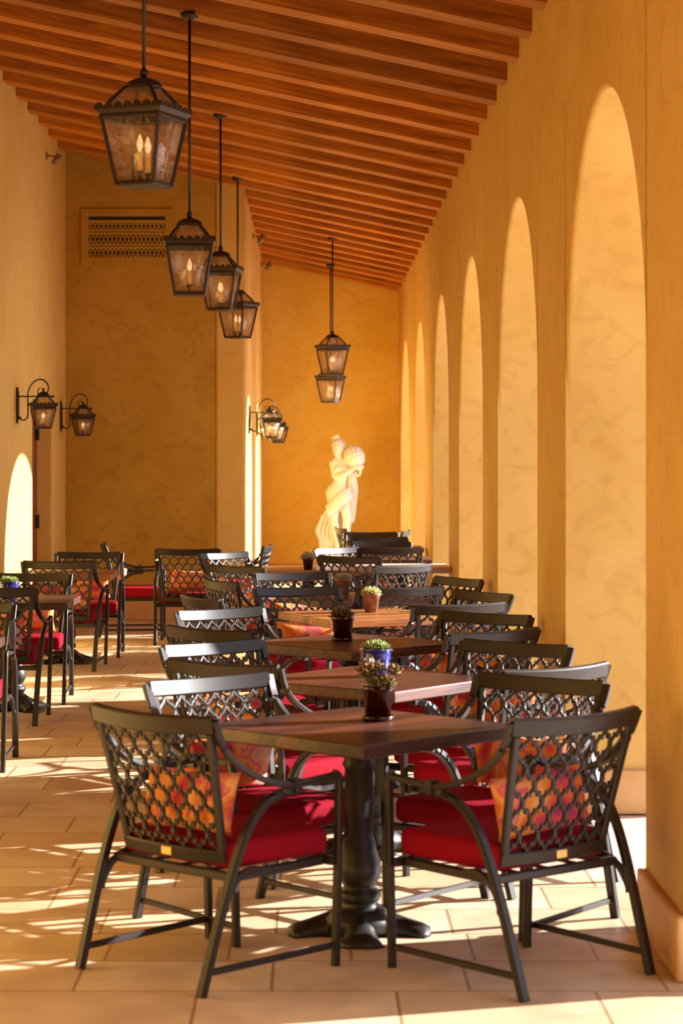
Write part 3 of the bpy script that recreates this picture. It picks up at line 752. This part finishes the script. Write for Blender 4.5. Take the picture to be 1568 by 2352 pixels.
pendant(-.724, 9.40, 2.80, -22, 'large blurred hanging lantern nearest the viewer, upper left')
pendant(-.746, 13.25, 2.62, 3, 'second hanging lantern with one candle in line, overlapping the vent')
pendant(-.722, 17.1, 2.785, -8, 'third hanging lantern down the row')
pendant(-.722, 20.95, 2.78, -28, 'fourth hanging lantern showing two candles, before the wall corner')
pendant(.212, 24.7, 2.565, 22, 'hanging lantern above the statue, nearer and higher of the pair')
pendant(.215, 28.15, 2.347, -24, 'hanging lantern above the statue, lower and farther, glowing glass')
def sconce(xw, y, z, label, rot=0):
    t = empty('wall_lantern', (xw, y, z)); tag(t, label, 'wall lantern', 'scrolled wall lanterns')
    mb = MB(); mb.box(0, .014, -.035, .035, -.15, .15); mb.box(.014, .02, -.022, .022, -.12, .12); mb.build('back_plate', M['lantern'], t, bevel=.004)
    mb = MB(); mb.tube([(.015, 0, .075), (.30, 0, .075)], .006, 8); mb.ball((.305, 0, .075), .012)
    pts = [(.020, 0, -.105), (.032, 0, -.10), (.035, 0, -.115), (.022, 0, -.125)]
    sc = [(.018, -.10), (.034, -.095), (.040, -.108), (.030, -.118), (.02, -.108)]
    big = [(.022, -.098), (.036, -.118), (.060, -.124), (.085, -.11), (.095, -.085), (.095, -.03), (.095, .06), (.100, .12), (.125, .175), (.165, .210), (.21, .218), (.250, .195), (.268, .155), (.262, .115), (.235, .088),
           (.205, .085), (.183, .100), (.178, .125), (.190, .142), (.205, .145)]
    mb.tube(smoothpath([(a, 0, b) for a, b in big], 4), lambda i: .0062 if i < 60 else .0045, 8)
    mb.tube(smoothpath([(a, 0, b) for a, b in sc], 4), .003, 6)
    mb.build('bracket', M['lantern'], t, True)
    h = empty('lantern_head', (.225, 0, -.192), rot); h.parent = t
    lantern_body(h, .190, .118, .165, .068, 0)
    # a bracketed head is a part; its pieces are sub-parts
    mb = MB(); mb.lathe([(.013, .01), (.006, .02), (.006, .04), (.016, .045), (.016, .055)], 12); o = mb.build('candle_holder', M['iron'], h, True)
    mb = MB(); mb.lathe([(.012, .055), (.012, .085), (.005, .086)], 14); mb.build('candle_sleeve', M['candle'], h, True)
    mb = MB(); mb.lathe([(.006, .086), (.014, .098), (.015, .110), (.009, .125), (.002, .132)], 12); mb.build('bulb', M['bulb'], h, True)
sconce(XL, 18.55, 2.08, 'black scrolled wall lantern on left wall, nearest, beside the sun patch', .25)
sconce(XL, 21.75, 2.05, 'black scrolled wall lantern in corner of left wall and alcove', .3)
sconce(XN, 23.45, 2.045, 'black scrolled wall lantern on sunlit corner wall, nearest of three overlapping', .25)
sconce(XN, 26.6, 2.04, 'black scrolled wall lantern on sunlit corner wall, middle of three', .3)
sconce(XN, 29.3, 2.03, 'black scrolled wall lantern on sunlit corner wall, farthest of three', .3)

# ------------------------------------------------------------------ statue
def statue():
    SY = 29.35; X0 = .31; K = 1/173.3
    t = empty('statue', (X0, SY, 0)); tag(t, 'cream stone statue of a draped woman holding a water jug, before the back wall', 'statue')
    def p(px, py, d=0): return Vector(((px-720)*SY/5060-X0, d, 1.64-(py-1051)*SY/5060))
    # plinth
    mb = MB(); mb.box(-.24, .24, -.22, .22, 0, .06); mb.box(-.20, .20, -.18, .18, .06, .30); mb.box(-.23, .23, -.21, .21, .30, .35); mb.build('plinth', M['marble'], t, bevel=.01)
    mb = MB(); L = mb.cone_limb
    # torso
    mb.ball(p(776, 1128, .0), (.126, .11, .11)); mb.ball(p(765, 1134, .02), (.104, .11, .13)); L(p(776, 1128), p(783, 1100), .115, .088); L(p(783, 1102), p(783, 1075), .090, .112)
    mb.ball(p(781, 1070), (.118, .085, .09)); L(p(768, 1063), p(796, 1062), .066, .066)
    mb.ball(p(774, 1078, -.075), (.045, .045, .048)); mb.ball(p(791, 1077, -.075), (.045, .045, .048))
    L(p(779, 1060), p(777, 1044, -.01), .050, .045)
    # head, tilted down
    mb.ball(p(776, 1029, -.01), (.078, .092, .100)); mb.ball(p(774, 1038, -.035), (.056, .06, .066)); mb.ball(p(773, 1036, -.092), (.010, .018, .020)); mb.ball(p(773.5, 1042, -.082), (.018, .012, .008))
    mb.ball(p(770, 1031, -.082), (.014, .01, .008)); mb.ball(p(777, 1031, -.082), (.014, .01, .008)); mb.ball(p(773.5, 1046, -.075), (.022, .02, .016))
    # near arm (viewer left): shoulder, elbow, across the body to the jug
    L(p(765, 1063, -.01), p(769, 1094, -.05), .056, .046); L(p(769, 1094, -.05), p(790, 1090, -.15), .046, .040); L(p(790, 1090, -.15), p(812, 1077, -.17), .040, .026)
    mb.ball(p(817, 1073, -.17), (.035, .022, .026))
    for k in range(4): L(p(816+k*1.2, 1069+k*2.2, -.19), p(823+k*.6, 1067+k*2.4, -.165), .0095, .008)
    L(p(814, 1071, -.18), p(816, 1065, -.175), .010, .008)
    # far arm raised behind the jug
    L(p(796, 1062), p(806, 1078, .06), .054, .044); L(p(806, 1078, .06), p(820, 1060, .04), .042, .030); mb.ball(p(822, 1056, .02), (.03, .03, .035))
    # legs
    L(p(767, 1142), p(766, 1195, -.05), .098, .062); L(p(766, 1195, -.05), p(771, 1225, -.01), .064, .056); L(p(771, 1225, -.01), p(777, 1262, -.02), .056, .034)
    L(p(788, 1140), p(797, 1190, -.10), .092, .062); L(p(797, 1190, -.10), p(795, 1222, -.03), .062, .054); L(p(795, 1222, -.03), p(786, 1262, .02), .054, .034)
    L(p(777, 1264, -.02), p(775, 1270, -.16), .036, .022); L(p(787, 1264, .02), p(792, 1270, -.12), .036, .022)
    o = mb.build('body', M['marble'], t, True)
    r = o.modifiers.new('remesh', 'REMESH'); r.mode = 'VOXEL'; r.voxel_size = .0085; r.use_smooth_shade = True
    s = o.modifiers.new('smooth', 'SMOOTH'); s.factor = .5; s.iterations = 2
    # hair: waved cap and top knot
    mb = MB(); hc = p(777, 1024, .012)
    for i in range(11):
        a = -PI*.5+PI*i/10
        pts = []
        for q in range(9):
            b = .25+2.5*q/8
            rx = .088+.004*math.sin(q*1.7+i); d = Vector((math.sin(a)*math.sin(b), -math.cos(b)*.95+0, math.cos(a)*math.sin(b)))
            pts.append(hc+Vector((d.x*rx*1.06, d.y*.100+.012, d.z*.104)))
        mb.tube(pts, .0105, 7)
    mb.ball(hc+Vector((0, .02, .0)), (.084, .088, .092)); mb.ball(hc+Vector((.050, .045, -.02)), (.055, .06, .06))
    for dx, dz, r_ in ((-.03, .115, .024), (-.008, .128, .026), (.014, .122, .024), (-.012, .105, .03), (-.05, .105, .018)): mb.ball(hc+Vector((dx-.02, 0, dz)), r_)
    mb.build('hair', M['marble'], t, True)
    # jug
    mx = Matrix.Translation(p(815.5, 1052.5, -.09)) @ Vector((.36, -.50, -.78)).to_track_quat('Z', 'Y').to_matrix().to_4x4()
    mb = MB(); mb.lathe([(.02, -.172), (.045, -.168), (.085, -.145), (.112, -.09), (.124, -.02), (.120, .04), (.100, .085), (.066, .112), (.040, .125), (.036, .140), (.052, .158), (.058, .166), (.044, .166), (.030, .14), (.028, .10)], 28, (0, 0), mx)
    for k in range(12):
        a = k*2*PI/12; pts = [mx @ Vector((r_*math.cos(a), r_*math.sin(a), z)) for r_, z in ((.047, -.170), (.088, -.146), (.116, -.09), (.126, -.045))]
        mb.tube(pts, .011, 6)
    mb.tube([mx @ Vector((.127*math.cos(q*PI/12), .127*math.sin(q*PI/12), .0)) for q in range(24)], .006, 6, True)
    mb.tube(smoothpath([p(822, 1070, -.25), p(827, 1078, -.24), p(825, 1090, -.18), p(818, 1092, -.13), p(817, 1084, -.10)], 5), .015, 8)
    mb.build('jug', M['marble'], t, True)
    # drapery: folded cloth strips
    def cloth(name, L1, L2, folds, amp, n=26, m=22, d0=0, thick=.018):
        A = smoothpath(L1, 8); B = smoothpath(L2, 8); vs = []; fs = []
        def at(P, u): i = min(int(u*(len(P)-1)), len(P)-2); f = u*(len(P)-1)-i; return P[i].lerp(P[i+1], f)
        for i in range(n+1):
            for j in range(m+1):
                u, v = i/n, j/m; c = at(A, u).lerp(at(B, u), v)
                c.y += amp*math.sin(v*folds*2*PI+u*1.5)*(.4+.6*u)-.03*math.sin(v*PI); vs.append(c)
        for i in range(n):
            for j in range(m):
                k = i*(m+1)+j; fs.append((k, k+1, k+m+2, k+m+1))
        mb = MB(); mb.add(vs, fs); o = mb.build(name, M['marble'], t, True)
        s_ = o.modifiers.new('thickness', 'SOLIDIFY'); s_.thickness = thick
        return o
    cloth('drapery', [p(803, 1118, -.10), p(785, 1128, -.16), p(766, 1145, -.15), p(749, 1163, -.09)], [p(808, 1146, -.10), p(797, 1150, -.19), p(779, 1164, -.19), p(753, 1188, -.11)], 4.0, .018)
    cloth('drapery', [p(803, 1085, -.07), p(801, 1112, -.07), p(800, 1140, -.06), p(802, 1175, -.02), p(800, 1206, .0)], [p(816, 1085, -.04), p(822, 1122, -.02), p(820, 1145, -.02), p(817, 1172, .02), p(812, 1198, .03)], 4.0, .026)
    cloth('drapery', [p(756, 1160, .07), p(740, 1180, .10), p(733, 1200, .11), p(726, 1220, .11), p(734, 1240, .11), p(736, 1268, .11)], [p(797, 1160, .09), p(793, 1185, .12), p(792, 1210, .12), p(790, 1240, .12), p(790, 1270, .12)], 7.0, .024, thick=.025)
    mb = MB()
    mb.ball(p(752, 1258, .13), (.10, .09, .16)); mb.ball(p(774, 1245, .15), (.09, .07, .26))
    o = mb.build('drapery_base', M['marble'], t, True)
    r = o.modifiers.new('remesh', 'REMESH'); r.mode = 'VOXEL'; r.voxel_size = .012; r.use_smooth_shade = True
    mb = MB(); mb.lathe([(.20, .35), (.21, .36), (.20, .385), (.17, .39)], 24); mb.build('base', M['marble'], t, True)
    return t
statue()
